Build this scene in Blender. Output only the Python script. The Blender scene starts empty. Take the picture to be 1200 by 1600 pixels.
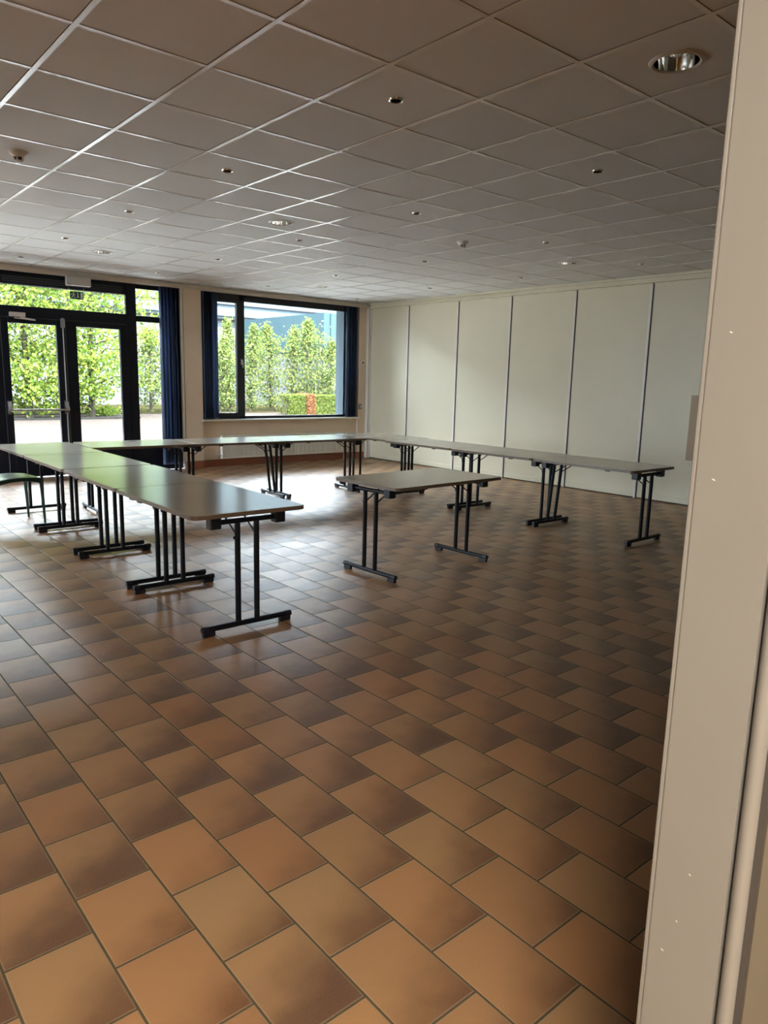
import bpy, bmesh, math, random
from mathutils import Vector, Matrix
from math import pi, sin, cos, radians, sqrt

sc = bpy.context.scene
COL = sc.collection
random.seed(7)

# ------------------------------------------------------------------ camera
CAM_H = 1.5
YAW, PITCH, ROLL, FPX = radians(40.400), radians(-10.307), radians(1.389), 1132.3
cam_data = bpy.data.cameras.new('camera')
cam = bpy.data.objects.new('camera', cam_data)
COL.objects.link(cam)
fwd = Vector((sin(YAW) * cos(PITCH), cos(YAW) * cos(PITCH), sin(PITCH)))
r0 = Vector((cos(YAW), -sin(YAW), 0))
u0 = r0.cross(fwd)
rr = r0 * cos(ROLL) + u0 * sin(ROLL)
uu = -r0 * sin(ROLL) + u0 * cos(ROLL)
mw = Matrix((rr, uu, -fwd)).transposed().to_4x4()
mw.translation = Vector((0, 0, CAM_H))
cam.matrix_world = mw
cam_data.sensor_fit = 'HORIZONTAL'
cam_data.sensor_width = 36.0
cam_data.lens = 36.0 * FPX / 1200.0
cam_data.clip_start = 0.02
cam_data.clip_end = 300
sc.camera = cam

# ------------------------------------------------------------------ light
world = bpy.data.worlds.new('world')
sc.world = world
world.use_nodes = True
bg = world.node_tree.nodes['Background']
bg.inputs[0].default_value = (0.80, 0.90, 1.0, 1)
bg.inputs[1].default_value = 16.0

def lamp(name, kind, loc, rot, energy, color=(1, 1, 1), **kw):
    d = bpy.data.lights.new(name, kind)
    d.energy = energy
    d.color = color
    for k, v in kw.items():
        setattr(d, k, v)
    o = bpy.data.objects.new(name, d)
    COL.objects.link(o)
    o.location = loc
    o.rotation_euler = rot
    return o

SUN = lamp('sun', 'SUN', (0, -10, 20), (radians(38), 0, radians(-24)), 22.0, (1.0, 0.94, 0.84), angle=radians(0.6))
# the windows guide the sky sampling
for nm, x0, x1, z0, z1 in (('portal_doors', 0.1, 5.16, 0.3, 2.8), ('portal_window', 5.47, 8.4, 0.8, 2.75)):
    p = lamp(nm, 'AREA', ((x0 + x1) / 2, 11.30, (z0 + z1) / 2), (radians(-90), 0, 0), 1.0, shape='RECTANGLE', size=x1 - x0, size_y=z1 - z0)
    p.data.cycles.is_portal = True
p = lamp('portal_side', 'AREA', (-4.05, 9.55, 1.55), (0, radians(-90), 0), 1.0, shape='RECTANGLE', size=2.5, size_y=2.3)
p.data.cycles.is_portal = True

vs = sc.view_settings
vs.view_transform = 'Standard'
vs.look = 'None'
vs.gamma = 1.0
vs.use_curve_mapping = False
vs.exposure = 1.48
cy = sc.cycles
cy.use_denoising = True
cy.max_bounces = 12
cy.diffuse_bounces = 8
cy.glossy_bounces = 4
cy.transparent_max_bounces = 16
cy.sample_clamp_indirect = 12.0
cy.caustics_reflective = False
cy.caustics_refractive = False

# ------------------------------------------------------------------ materials
class NT:
    def __init__(s, name):
        s.m = bpy.data.materials.new(name)
        s.m.use_nodes = True
        s.t = s.m.node_tree
        s.n = s.t.nodes
        s.p = s.n['Principled BSDF']
    def new(s, kind, **kw):
        n = s.n.new(kind)
        for k, v in kw.items():
            setattr(n, k, v)
        return n
    def link(s, a, b):
        s.t.links.new(a, b)
    def _in(s, sock, v):
        if isinstance(v, (int, float)):
            sock.default_value = v
        elif isinstance(v, (tuple, list)):
            sock.default_value = tuple(v) if len(v) == 4 or sock.type == 'VECTOR' else tuple(v) + (1,)
        else:
            s.link(v, sock)
    def math(s, op, a, b=None, c=None, clamp=False):
        n = s.new('ShaderNodeMath', operation=op, use_clamp=clamp)
        s._in(n.inputs[0], a)
        if b is not None: s._in(n.inputs[1], b)
        if c is not None: s._in(n.inputs[2], c)
        return n.outputs[0]
    def mix(s, f, a, b, mode='MIX'):
        n = s.new('ShaderNodeMix', data_type='RGBA', blend_type=mode)
        s._in(n.inputs['Factor'], f)
        s._in(n.inputs[6], a)
        s._in(n.inputs[7], b)
        return n.outputs[2]
    def noise(s, scale, detail=3.0, vec=None, rough=0.5, dist=0.0):
        n = s.new('ShaderNodeTexNoise')
        n.inputs['Scale'].default_value = scale
        n.inputs['Detail'].default_value = detail
        n.inputs['Roughness'].default_value = rough
        n.inputs['Distortion'].default_value = dist
        if vec is not None: s.link(vec, n.inputs['Vector'])
        return n.outputs['Fac']
    def ramp(s, f, a, b, lo=(0, 0, 0), hi=(1, 1, 1)):
        n = s.new('ShaderNodeMapRange', interpolation_type='SMOOTHSTEP')
        s._in(n.inputs[0], f)
        n.inputs[1].default_value = a
        n.inputs[2].default_value = b
        return n.outputs[0]
    def coord(s):
        return s.new('ShaderNodeTexCoord').outputs['Object']
    def geo_pos(s):
        return s.new('ShaderNodeNewGeometry').outputs['Position']
    def bump(s, h, strength, dist=0.01):
        n = s.new('ShaderNodeBump')
        n.inputs['Strength'].default_value = strength
        n.inputs['Distance'].default_value = dist
        s._in(n.inputs['Height'], h)
        s.link(n.outputs[0], s.p.inputs['Normal'])
    def base(s, v): s._in(s.p.inputs['Base Color'], v)
    def rough(s, v): s._in(s.p.inputs['Roughness'], v)

def paint(name, col, rough=0.6, var=0.06, scale=3.0, bump=0.05, bscale=180, metallic=0.0, spec=0.5):
    t = NT(name)
    c = t.coord()
    n = t.noise(scale, 4, c)
    dark = tuple(v * (1 - var * 2) for v in col)
    lite = tuple(min(1, v * (1 + var)) for v in col)
    t.base(t.mix(n, dark, lite))
    t.rough(rough)
    t.p.inputs['Metallic'].default_value = metallic
    t.p.inputs['Specular IOR Level'].default_value = spec
    if bump:
        t.bump(t.noise(bscale, 3, c), bump, 0.002)
    return t.m

M = {}
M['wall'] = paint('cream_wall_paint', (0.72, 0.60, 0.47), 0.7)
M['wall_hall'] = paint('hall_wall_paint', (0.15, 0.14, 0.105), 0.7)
M['panel'] = paint('partition_panel', (0.74, 0.69, 0.535), 0.45, 0.05, 1.4, 0.03, 60)
M['cornice'] = paint('cornice_paint', (0.60, 0.56, 0.49), 0.5)
M['white_trim'] = paint('white_trim', (0.72, 0.71, 0.67), 0.4, 0.03)
M['batten'] = paint('aluminium_batten', (0.80, 0.78, 0.72), 0.35, 0.03, 3, 0)
M['dark_gap'] = paint('dark_gap', (0.05, 0.045, 0.04), 0.7, 0.03, 3, 0)
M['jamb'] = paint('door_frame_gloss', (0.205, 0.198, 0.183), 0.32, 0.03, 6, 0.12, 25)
M['frame'] = paint('dark_frame', (0.006, 0.008, 0.014), 0.42, 0.05, 8, 0.02, spec=0.25)
M['frame_grey'] = paint('grey_frame', (0.022, 0.024, 0.030), 0.4, 0.05, 8, 0.02, spec=0.3)
M['black_metal'] = paint('black_tube', (0.006, 0.008, 0.014), 0.42, 0.05, 8, 0, spec=0.3)
M['black_plastic'] = paint('black_plastic', (0.008, 0.010, 0.018), 0.45, 0.05, 8, 0.05)
M['steel'] = paint('brushed_steel', (0.55, 0.55, 0.56), 0.3, 0.05, 10, 0, metallic=1.0)
M['silver'] = paint('silver_paint', (0.52, 0.51, 0.49), 0.4, 0.03, 10, 0)
M['chrome'] = paint('chrome_reflector', (0.86, 0.85, 0.83), 0.07, 0.02, 10, 0, metallic=1.0)
M['white_plastic'] = paint('white_plastic', (0.74, 0.73, 0.70), 0.4, 0.02, 10, 0)
M['grey_plastic'] = paint('grey_plastic', (0.22, 0.23, 0.21), 0.4, 0.02, 10, 0)
M['radiator'] = paint('radiator_enamel', (0.82, 0.77, 0.67), 0.4, 0.02, 10, 0)
M['terracotta'] = paint('terracotta_skirting', (0.30, 0.095, 0.05), 0.35, 0.15, 6, 0.05)
M['green_chair'] = paint('dark_green_lacquer', (0.012, 0.045, 0.045), 0.28, 0.06, 8, 0.03)
M['green_seat_sheen'] = paint('green_seat_sheen', (0.22, 0.27, 0.235), 0.25, 0.06, 8, 0.02)  # dark green seat, window reflection painted in as a paler base
M['exit_green'] = paint('exit_green', (0.0, 0.07, 0.04), 0.4, 0.02, 8, 0)
M['exit_white'] = paint('exit_white', (0.75, 0.78, 0.76), 0.4, 0.02, 8, 0)
M['edge'] = paint('brown_edge', (0.17, 0.125, 0.09), 0.4, 0.06, 8, 0)
M['board'] = paint('beige_board', (0.48, 0.36, 0.25), 0.6, 0.06, 8, 0.05)
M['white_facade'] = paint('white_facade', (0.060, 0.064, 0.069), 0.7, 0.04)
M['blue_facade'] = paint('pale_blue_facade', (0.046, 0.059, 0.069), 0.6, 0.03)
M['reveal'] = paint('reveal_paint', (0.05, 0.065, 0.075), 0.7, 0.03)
M['blue_cladding'] = paint('blue_cladding', (0.020, 0.034, 0.040), 0.5, 0.04, 2, 0)
M['grey_line'] = paint('grey_gutter', (0.012, 0.014, 0.016), 0.5, 0.04, 2, 0)
M['kerb'] = paint('kerb_stone', (0.012, 0.012, 0.011), 0.8, 0.1, 8, 0.05)
M['soil'] = paint('soil', (0.02, 0.018, 0.009), 0.9, 0.2, 4, 0.1)

def mat_laminate():
    t = NT('grey_beige_laminate')
    c = t.coord()
    n = t.noise(2.5, 4, c)
    f = t.noise(240, 2, c)
    a = t.mix(n, (0.42, 0.37, 0.285), (0.475, 0.42, 0.33))
    t.base(t.mix(t.math('MULTIPLY', f, 0.25), a, (0.33, 0.29, 0.23)))
    t.rough(t.math('ADD', 0.15, t.math('MULTIPLY', n, 0.06)))
    t.bump(t.noise(300, 2, c), 0.03, 0.001)
    return t.m
M['laminate'] = mat_laminate()

def mat_floor():
    t = NT('flashed_clay_tiles')
    pos = t.coord()
    sep = t.new('ShaderNodeSeparateXYZ')
    t.link(pos, sep.inputs[0])
    PX, PY = 0.2245, 0.3143
    u = t.math('DIVIDE', t.math('SUBTRACT', sep.outputs[0], 0.5437 - 40 * PX), PX)
    row = t.math('FLOOR', u)
    fx = t.math('SUBTRACT', u, row)
    odd = t.math('MODULO', row, 2.0)
    v = t.math('DIVIDE', t.math('SUBTRACT', sep.outputs[1], 1.658 - 40 * PY), PY)
    v = t.math('ADD', v, t.math('MULTIPLY', odd, 0.487))
    colr = t.math('FLOOR', v)
    fy = t.math('SUBTRACT', v, colr)
    cmb = t.new('ShaderNodeCombineXYZ')
    t.link(row, cmb.inputs[0]); t.link(colr, cmb.inputs[1])
    wn = t.new('ShaderNodeTexWhiteNoise', noise_dimensions='2D')
    t.link(cmb.outputs[0], wn.inputs['Vector'])
    rnd = wn.outputs['Value']
    sc3 = t.new('ShaderNodeSeparateColor')
    t.link(wn.outputs['Color'], sc3.inputs[0])
    r2, r3 = sc3.outputs[1], sc3.outputs[2]
    # distance to the joint in metres
    ex = t.math('MULTIPLY', t.math('MINIMUM', fx, t.math('SUBTRACT', 1.0, fx)), PX)
    ey = t.math('MULTIPLY', t.math('MINIMUM', fy, t.math('SUBTRACT', 1.0, fy)), PY)
    e = t.math('MINIMUM', ex, ey)
    tile = t.ramp(e, 0.0022, 0.0042)
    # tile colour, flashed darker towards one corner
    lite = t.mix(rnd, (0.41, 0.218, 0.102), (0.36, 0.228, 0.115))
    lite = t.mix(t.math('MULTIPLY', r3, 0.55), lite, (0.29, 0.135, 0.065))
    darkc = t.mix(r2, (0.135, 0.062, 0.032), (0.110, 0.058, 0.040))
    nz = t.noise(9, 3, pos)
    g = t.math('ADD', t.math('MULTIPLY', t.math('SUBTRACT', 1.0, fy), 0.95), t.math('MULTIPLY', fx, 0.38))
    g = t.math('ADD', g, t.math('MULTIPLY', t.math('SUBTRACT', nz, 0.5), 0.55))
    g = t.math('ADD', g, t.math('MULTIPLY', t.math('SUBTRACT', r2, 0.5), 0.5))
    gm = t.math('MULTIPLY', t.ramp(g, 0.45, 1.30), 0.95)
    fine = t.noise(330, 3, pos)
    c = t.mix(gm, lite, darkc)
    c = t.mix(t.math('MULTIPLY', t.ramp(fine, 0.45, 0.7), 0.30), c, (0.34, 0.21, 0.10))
    edge = t.math('SUBTRACT', 1.0, t.ramp(e, 0.0035, 0.0085))
    c = t.mix(t.math('MULTIPLY', edge, 0.45), c, (0.38, 0.29, 0.18))  # rim highlight painted as lighter tile edges
    grout = t.mix(t.noise(60, 2, pos), (0.055, 0.045, 0.026), (0.11, 0.088, 0.050))
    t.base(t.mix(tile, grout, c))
    rg = t.math('ADD', 0.35, t.math('MULTIPLY', r3, 0.04))
    t.rough(t.math('ADD', t.math('MULTIPLY', t.math('SUBTRACT', 1.0, tile), 0.45), rg))
    med = t.noise(190, 2, pos)
    tilt = t.math('ADD', t.math('MULTIPLY', fx, t.math('SUBTRACT', rnd, 0.5)), t.math('MULTIPLY', fy, t.math('SUBTRACT', r3, 0.5)))
    h = t.math('ADD', t.math('MULTIPLY', t.ramp(e, 0.001, 0.007), 0.5), t.math('MULTIPLY', med, t.math('ADD', 0.22, t.math('MULTIPLY', r2, 0.16))))
    h = t.math('ADD', h, t.math('MULTIPLY', tilt, 0.10))
    t.bump(h, 0.55, 0.004)
    return t.m
M['floor'] = mat_floor()
M['floor'].node_tree.nodes['Principled BSDF'].inputs['Specular IOR Level'].default_value = 0.42

def mat_ceiling():
    t = NT('mineral_fibre_tile')
    c = t.coord()
    sep = t.new('ShaderNodeSeparateXYZ'); t.link(c, sep.inputs[0])
    cm = t.new('ShaderNodeCombineXYZ')
    t.link(t.math('FLOOR', t.math('DIVIDE', t.math('SUBTRACT', sep.outputs[0], 1.129), 0.6)), cm.inputs[0])
    t.link(t.math('FLOOR', t.math('DIVIDE', t.math('SUBTRACT', sep.outputs[1], 3.371), 0.6)), cm.inputs[1])
    wn = t.new('ShaderNodeTexWhiteNoise', noise_dimensions='2D'); t.link(cm.outputs[0], wn.inputs['Vector'])
    a = t.mix(wn.outputs['Value'], (0.74, 0.765, 0.785), (0.78, 0.80, 0.815))
    t.base(t.mix(t.math('MULTIPLY', t.noise(160, 3, c), 0.2), a, (0.64, 0.65, 0.65)))
    t.rough(0.85)
    t.p.inputs['Specular IOR Level'].default_value = 0.25
    t.bump(t.noise(220, 3, c), 0.08, 0.002)
    return t.m
M['ceiling'] = mat_ceiling()
M['tbar'] = paint('white_t_bar', (0.80, 0.79, 0.76), 0.24, 0.02, 5, 0)

def mat_glass():
    t = NT('window_glass')
    for n in list(t.n):
        if n.type != 'OUTPUT_MATERIAL': t.n.remove(n)
    out = [n for n in t.n if n.type == 'OUTPUT_MATERIAL'][0]
    tr = t.new('ShaderNodeBsdfTransparent'); tr.inputs[0].default_value = (0.95, 0.97, 0.97, 1)
    gl = t.new('ShaderNodeBsdfGlossy'); gl.inputs['Roughness'].default_value = 0.01
    fr = t.new('ShaderNodeFresnel'); fr.inputs[0].default_value = 1.45
    mx = t.new('ShaderNodeMixShader')
    t.link(fr.outputs[0], mx.inputs[0]); t.link(tr.outputs[0], mx.inputs[1]); t.link(gl.outputs[0], mx.inputs[2])
    t.link(mx.outputs[0], out.inputs[0])
    return t.m
M['glass'] = mat_glass()

def mat_blind():
    t = NT('blue_blind_fabric')
    c = t.coord()
    t.base(t.mix(t.noise(14, 3, c), (0.050, 0.074, 0.135), (0.066, 0.095, 0.170)))
    t.rough(0.75)
    tl = t.new('ShaderNodeBsdfTranslucent'); tl.inputs[0].default_value = (0.15, 0.225, 0.38, 1)
    mx = t.new('ShaderNodeMixShader'); mx.inputs[0].default_value = 0.45
    out = [n for n in t.n if n.type == 'OUTPUT_MATERIAL'][0]
    t.link(t.p.outputs[0], mx.inputs[1]); t.link(tl.outputs[0], mx.inputs[2]); t.link(mx.outputs[0], out.inputs[0])
    return t.m
M['blind'] = mat_blind()

def mat_leaf(name, c1, c2, c3):
    t = NT(name)
    g = t.new('ShaderNodeNewGeometry')
    r = g.outputs['Random Per Island']
    a = t.mix(t.ramp(r, 0.0, 0.6), c1, c2)
    a = t.mix(t.ramp(r, 0.75, 1.0), a, c3)
    t.base(a); t.rough(0.6); t.p.inputs['Specular IOR Level'].default_value = 0.0
    tl = t.new('ShaderNodeBsdfTranslucent'); t.link(a, tl.inputs[0])
    mx = t.new('ShaderNodeMixShader'); mx.inputs[0].default_value = 0.4
    out = [n for n in t.n if n.type == 'OUTPUT_MATERIAL'][0]
    t.link(t.p.outputs[0], mx.inputs[1]); t.link(tl.outputs[0], mx.inputs[2]); t.link(mx.outputs[0], out.inputs[0])
    return t.m
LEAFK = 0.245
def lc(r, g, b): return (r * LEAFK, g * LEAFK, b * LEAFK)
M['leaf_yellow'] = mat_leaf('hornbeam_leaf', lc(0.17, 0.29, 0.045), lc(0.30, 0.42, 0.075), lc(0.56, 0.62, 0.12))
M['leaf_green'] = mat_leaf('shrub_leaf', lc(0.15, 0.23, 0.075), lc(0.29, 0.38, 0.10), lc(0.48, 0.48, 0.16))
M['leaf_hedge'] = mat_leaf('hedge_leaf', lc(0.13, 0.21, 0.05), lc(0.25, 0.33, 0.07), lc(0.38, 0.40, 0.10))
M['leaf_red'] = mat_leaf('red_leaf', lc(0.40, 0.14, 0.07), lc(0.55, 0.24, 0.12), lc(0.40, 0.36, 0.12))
M['bark'] = paint('bark', (0.03, 0.026, 0.020), 0.9, 0.15, 10, 0.1)

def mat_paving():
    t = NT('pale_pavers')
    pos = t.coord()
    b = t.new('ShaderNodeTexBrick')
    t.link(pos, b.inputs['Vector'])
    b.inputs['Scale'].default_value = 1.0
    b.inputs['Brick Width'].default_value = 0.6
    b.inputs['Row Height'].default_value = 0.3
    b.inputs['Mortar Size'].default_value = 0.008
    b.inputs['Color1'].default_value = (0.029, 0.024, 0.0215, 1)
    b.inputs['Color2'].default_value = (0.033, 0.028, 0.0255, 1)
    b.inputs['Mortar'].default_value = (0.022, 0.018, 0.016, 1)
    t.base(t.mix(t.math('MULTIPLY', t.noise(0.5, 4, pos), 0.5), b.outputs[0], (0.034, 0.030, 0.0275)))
    t.rough(0.8)
    return t.m
M['paving'] = mat_paving()
M['concrete'] = paint('bounce_concrete', (0.43, 0.415, 0.395), 0.8, 0.06, 1, 0, spec=0.0)
M['terrace'] = paint('dark_terrace_slabs', (0.16, 0.155, 0.145), 0.8, 0.06, 1, 0, spec=0.0)
for k in ('blue_cladding', 'reveal', 'grey_line', 'bark', 'paving', 'soil', 'kerb', 'white_facade', 'blue_facade'):
    M[k].node_tree.nodes['Principled BSDF'].inputs['Specular IOR Level'].default_value = 0.0

# ------------------------------------------------------------------ mesh helpers
class MB:
    def __init__(s):
        s.v, s.f = [], []
    def add(s, vs, fs):
        o = len(s.v)
        s.v += [tuple(v) for v in vs]
        s.f += [tuple(i + o for i in f) for f in fs]
        return s
    def box(s, x0, x1, y0, y1, z0, z1):
        s.add([(x0, y0, z0), (x1, y0, z0), (x1, y1, z0), (x0, y1, z0), (x0, y0, z1), (x1, y0, z1), (x1, y1, z1), (x0, y1, z1)],
              [(0, 3, 2, 1), (4, 5, 6, 7), (0, 1, 5, 4), (1, 2, 6, 5), (2, 3, 7, 6), (3, 0, 4, 7)])
        return s
    def tube(s, pts, rad, n=10, caps=True, flat=1.0):
        pts = [Vector(p) for p in pts]
        rads = rad if isinstance(rad, (list, tuple)) else [rad] * len(pts)
        vs, fs = [], []
        ref = None
        for i, p in enumerate(pts):
            d = (pts[min(i + 1, len(pts) - 1)] - pts[max(i - 1, 0)]).normalized()
            if ref is None:
                ref = Vector((0, 0, 1)) if abs(d.z) < 0.9 else Vector((1, 0, 0))
            a = d.cross(ref).normalized(); b = a.cross(d).normalized()
            ref = b
            for k in range(n):
                t = 2 * pi * k / n
                vs.append(p + a * (cos(t) * rads[i]) + b * (sin(t) * rads[i] * flat))
        for i in range(len(pts) - 1):
            for k in range(n):
                k2 = (k + 1) % n
                fs.append((i * n + k, i * n + k2, (i + 1) * n + k2, (i + 1) * n + k))
        if caps:
            fs.append(tuple(reversed(range(n)))); fs.append(tuple(range((len(pts) - 1) * n, len(pts) * n)))
        return s.add(vs, fs)
    def lathe(s, prof, c=(0, 0, 0), n=28, axis='Z', close=False):
        vs, fs = [], []
        for r, h in prof:
            for k in range(n):
                t = 2 * pi * k / n
                x, y = r * cos(t), r * sin(t)
                p = (x, y, h) if axis == 'Z' else ((x, h, y) if axis == 'Y' else (h, x, y))
                vs.append((p[0] + c[0], p[1] + c[1], p[2] + c[2]))
        m = len(prof)
        for i in range(m - 1):
            for k in range(n):
                k2 = (k + 1) % n
                fs.append((i * n + k, i * n + k2, (i + 1) * n + k2, (i + 1) * n + k))
        if prof[0][0] > 1e-6 and close: fs.append(tuple(reversed(range(n))))
        if prof[-1][0] > 1e-6 and close: fs.append(tuple(range((m - 1) * n, m * n)))
        return s.add(vs, fs)
    def prism(s, poly, z0, z1, axis='Z'):
        n = len(poly)
        def P(a, b, h):
            return (a, b, h) if axis == 'Z' else ((a, h, b) if axis == 'Y' else (h, a, b))
        vs = [P(a, b, z0) for a, b in poly] + [P(a, b, z1) for a, b in poly]
        fs = [tuple(reversed(range(n))), tuple(range(n, 2 * n))] + [(i, (i + 1) % n, n + (i + 1) % n, n + i) for i in range(n)]
        return s.add(vs, fs)
    def build(s, name, mat, parent=None, smooth=False, bevel=0.0, seg=2, recalc=True):
        me = bpy.data.meshes.new(name)
        me.from_pydata(s.v, [], s.f)
        if recalc:
            bm = bmesh.new(); bm.from_mesh(me)
            bmesh.ops.recalc_face_normals(bm, faces=bm.faces)
            bm.to_mesh(me); bm.free()
        me.materials.append(M[mat] if isinstance(mat, str) else mat)
        if smooth:
            for p in me.polygons: p.use_smooth = True
            try: me.set_sharp_from_angle(angle=radians(38))
            except Exception: pass
        o = bpy.data.objects.new(name, me)
        COL.objects.link(o)
        if parent is not None: o.parent = parent
        if bevel:
            b = o.modifiers.new('bevel', 'BEVEL'); b.width = bevel; b.segments = seg; b.limit_method = 'ANGLE'
        return o

def tag(o, label=None, cat=None, group=None, kind=None):
    if label: o['label'] = label
    if cat: o['category'] = cat
    if group: o['group'] = group
    if kind: o['kind'] = kind
    return o
def thing(name, loc, label, cat, group=None, rz=0.0):
    o = bpy.data.objects.new(name, None)
    o.empty_display_size = 0.1
    COL.objects.link(o)
    o.location = loc; o.rotation_euler = (0, 0, rz)
    return tag(o, label, cat, group)
def struct(o, label, cat):
    return tag(o, label, cat, kind='structure')
KIDS = None
def copy_tree(o, parent=None):
    c = o.copy(); COL.objects.link(c)
    if parent is not None: c.parent = parent
    for ch in list(o.children): copy_tree(ch, c)
    return c
def rrect(x0, x1, y0, y1, r, n=6):
    pts = []
    for cx, cy_, a0 in ((x1 - r, y1 - r, 0), (x0 + r, y1 - r, 90), (x0 + r, y0 + r, 180), (x1 - r, y0 + r, 270)):
        for k in range(n + 1):
            a = radians(a0 + 90 * k / n)
            pts.append((cx + r * cos(a), cy_ + r * sin(a)))
    return pts

# ------------------------------------------------------------------ room shell
HC = 2.918
XR, XL = 8.95, -4.0
YW, YF, YN = 11.06, 11.15, 0.396
GX, GY, GP = 1.129, 3.371, 0.6

struct(MB().box(XL, XR + 0.02, -3.0, 11.14, -0.06, 0.0).build('floor', 'floor'),
       'brown flashed clay tile floor laid in staggered rows', 'floor')

BIG = [(3.5, -2.5), (4.5, 4.5), (3.5, 9.5), (10.5, 3.5), (9.5, 10.5)]
SMALL = [(c, r) for c in (2.5, 5.5, 8.5, 11.5) for r in (-0.5, 2.5, 5.5, 8.5, 11.5)
         if not ((c, r) == (11.5, 11.5) or (r == -0.5 and c > 6))]
holes = {}
for c, r in BIG: holes[(int(math.floor(c)), int(math.floor(r)))] = 0.098
for c, r in SMALL: holes[(int(math.floor(c)), int(math.floor(r)))] = 0.030
def ceiling_mesh():
    m = MB()
    i0, i1 = int(math.floor((XL - GX) / GP)), int(math.floor((XR - GX) / GP))
    j0, j1 = int(math.floor((YN - 0.12 - GY) / GP)), int(math.floor((11.1 - GY) / GP))
    for i in range(i0, i1 + 1):
        for j in range(j0, j1 + 1):
            xa, xb = max(GX + GP * i, XL), min(GX + GP * (i + 1), XR + 0.02)
            ya, yb = max(GY + GP * j, YN - 0.12), min(GY + GP * (j + 1), 11.1)
            if (i, j) in holes:
                r = holes[(i, j)]; cx, cy_ = GX + GP * (i + .5), GY + GP * (j + .5); n = 32
                vs, fs = [], []
                for k in range(n):
                    a = 2 * pi * k / n
                    d = 0.2855 / max(abs(cos(a)), abs(sin(a)))
                    vs.append((cx + min(d, .3 * 1.4143) * cos(a), cy_ + min(d, .3 * 1.4143) * sin(a), HC))
                for k in range(n):
                    a = 2 * pi * k / n
                    vs.append((cx + r * cos(a), cy_ + r * sin(a), HC))
                for k in range(n):
                    fs.append((k, (k + 1) % n, n + (k + 1) % n, n + k))
                m.add(vs, fs)
            else:
                q = 0.0145
                m.add([(xa + q, ya + q, HC), (xb - q, ya + q, HC), (xb - q, yb - q, HC), (xa + q, yb - q, HC)], [(0, 3, 2, 1)])
    return m, i0, i1, j0, j1
cm, i0, i1, j0, j1 = ceiling_mesh()
ceil_o = struct(cm.build('ceiling', 'ceiling', recalc=False), 'suspended ceiling of square off-white tiles', 'ceiling')
g = MB()
for i in range(i0 + 1, i1 + 1):
    x = GX + GP * i
    g.box(x - 0.012, x + 0.012, YN, 11.04, HC - 0.004, HC - 0.0005)
for j in range(j0 + 1, j1 + 1):
    y = GY + GP * j
    if y < YN: continue
    for i in range(i0, i1 + 1):      # cross tees between the main runners
        g.box(max(GX + GP * i + 0.0122, XL), min(GX + GP * (i + 1) - 0.0122, XR), y - 0.012, y + 0.012, HC - 0.003, HC - 0.0005)
tag(g.build('ceiling_grid', 'tbar', ceil_o), 'white metal ceiling grid', kind='structure')
struct(MB().box(XL - 0.3, XR + 0.4, -3.3, 12.5, 3.25, 3.40).build('roof', 'white_facade'), 'flat roof slab over the room, overhang added to cut sky light', 'roof')  # overhang past the window wall added to block high sky

# back wall: piers, parapets and header
bw = MB()
bw.box(XL - 0.2, XR + 0.3, 11.10, 11.42, 2.85, 3.25)               # header
bw.box(5.162, 5.472, YW, 11.42, 0, 2.85)                            # pier between the doors and the window
bw.box(8.690, XR + 0.02, YW, 11.16, 0, 2.85)                        # corner pier
bw.box(5.472, 8.690, 11.115, 11.42, 0, 0.765)                       # parapet under the window
bw.box(XL - 0.2, 0.05, YW, 11.42, 0, 2.85)
struct(bw.build('wall_back', 'wall', bevel=0.004), 'cream window wall with piers at the far end', 'wall')
struct(MB().box(8.440, XR + 0.3, 11.16, 11.45, -0.05, 2.85).build('wall_reveal', 'reveal'), 'pale outer reveal at the right side of the window', 'wall')
tag(bpy.data.objects['wall_reveal'], None)
bb = MB()
bb.box(5.150, 5.484, YW - 0.014, YW, 0, 0.118)
bb.box(5.472, 8.690, 11.101, 11.115, 0, 0.118)
bb.box(5.472, 5.484, YW, 11.101, 0, 0.118)
bb.box(8.678, 8.84, YW - 0.014, 11.101, 0, 0.118)
bb.box(XL, 0.06, YW - 0.014, YW, 0, 0.118)
struct(bb.build('baseboard_back', 'terracotta', bevel=0.003), 'terracotta tile skirting along the window wall', 'skirting')
struct(MB().box(5.455, 8.705, 11.015, 11.16, 0.765, 0.792).build('trim_1', 'white_trim', bevel=0.004), 'white window sill under the wide window', 'sill')
# cornice over the windows: two steps
co = MB()
co.box(XL, XR, 11.03, 11.11, 2.885, HC - 0.001)
co.box(XL, XR, 11.005, 11.045, 2.868, 2.893)
co.box(XL, XR, 11.035, 11.115, 2.835, 2.885)
struct(co.build('trim_2', 'cornice', bevel=0.003), 'stepped cream cornice above the windows', 'cornice')

# right wall: folding partition
wr = struct(MB().box(XR + 0.012, XR + 0.2, 0.28, 11.12, 0, 3.25).build('wall_right', 'dark_gap'), 'cream folding partition wall along the right side', 'wall')
SEAMS = [9.945, 8.717, 7.585, 6.400, 5.228, 4.05, 2.87, 1.69]
edges = [11.00] + SEAMS + [0.45]
for a, b in zip(edges[:-1], edges[1:]):
    MB().box(XR - 0.008, XR + 0.012, b + 0.012, a - 0.012, 0.015, 2.822).build('partition_panel', 'panel', wr, bevel=0.003)
    MB().box(XR - 0.020, XR - 0.008, b + 0.030, a - 0.03, 0.015, 0.085).build('bottom_rail', 'panel', wr, bevel=0.003)
for y in SEAMS:
    MB().box(XR - 0.020, XR - 0.006, y + 0.000, y + 0.034, 0.0, 2.80).build('seam_batten', 'batten', wr, bevel=0.003)
    MB().box(XR - 0.012, XR - 0.006, y - 0.016, y + 0.000, 0.0, 2.80).build('seam_gap_shadow', 'dark_gap', wr)  # dark joint strip, also painting the shadow beside the batten
hd = MB()
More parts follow.
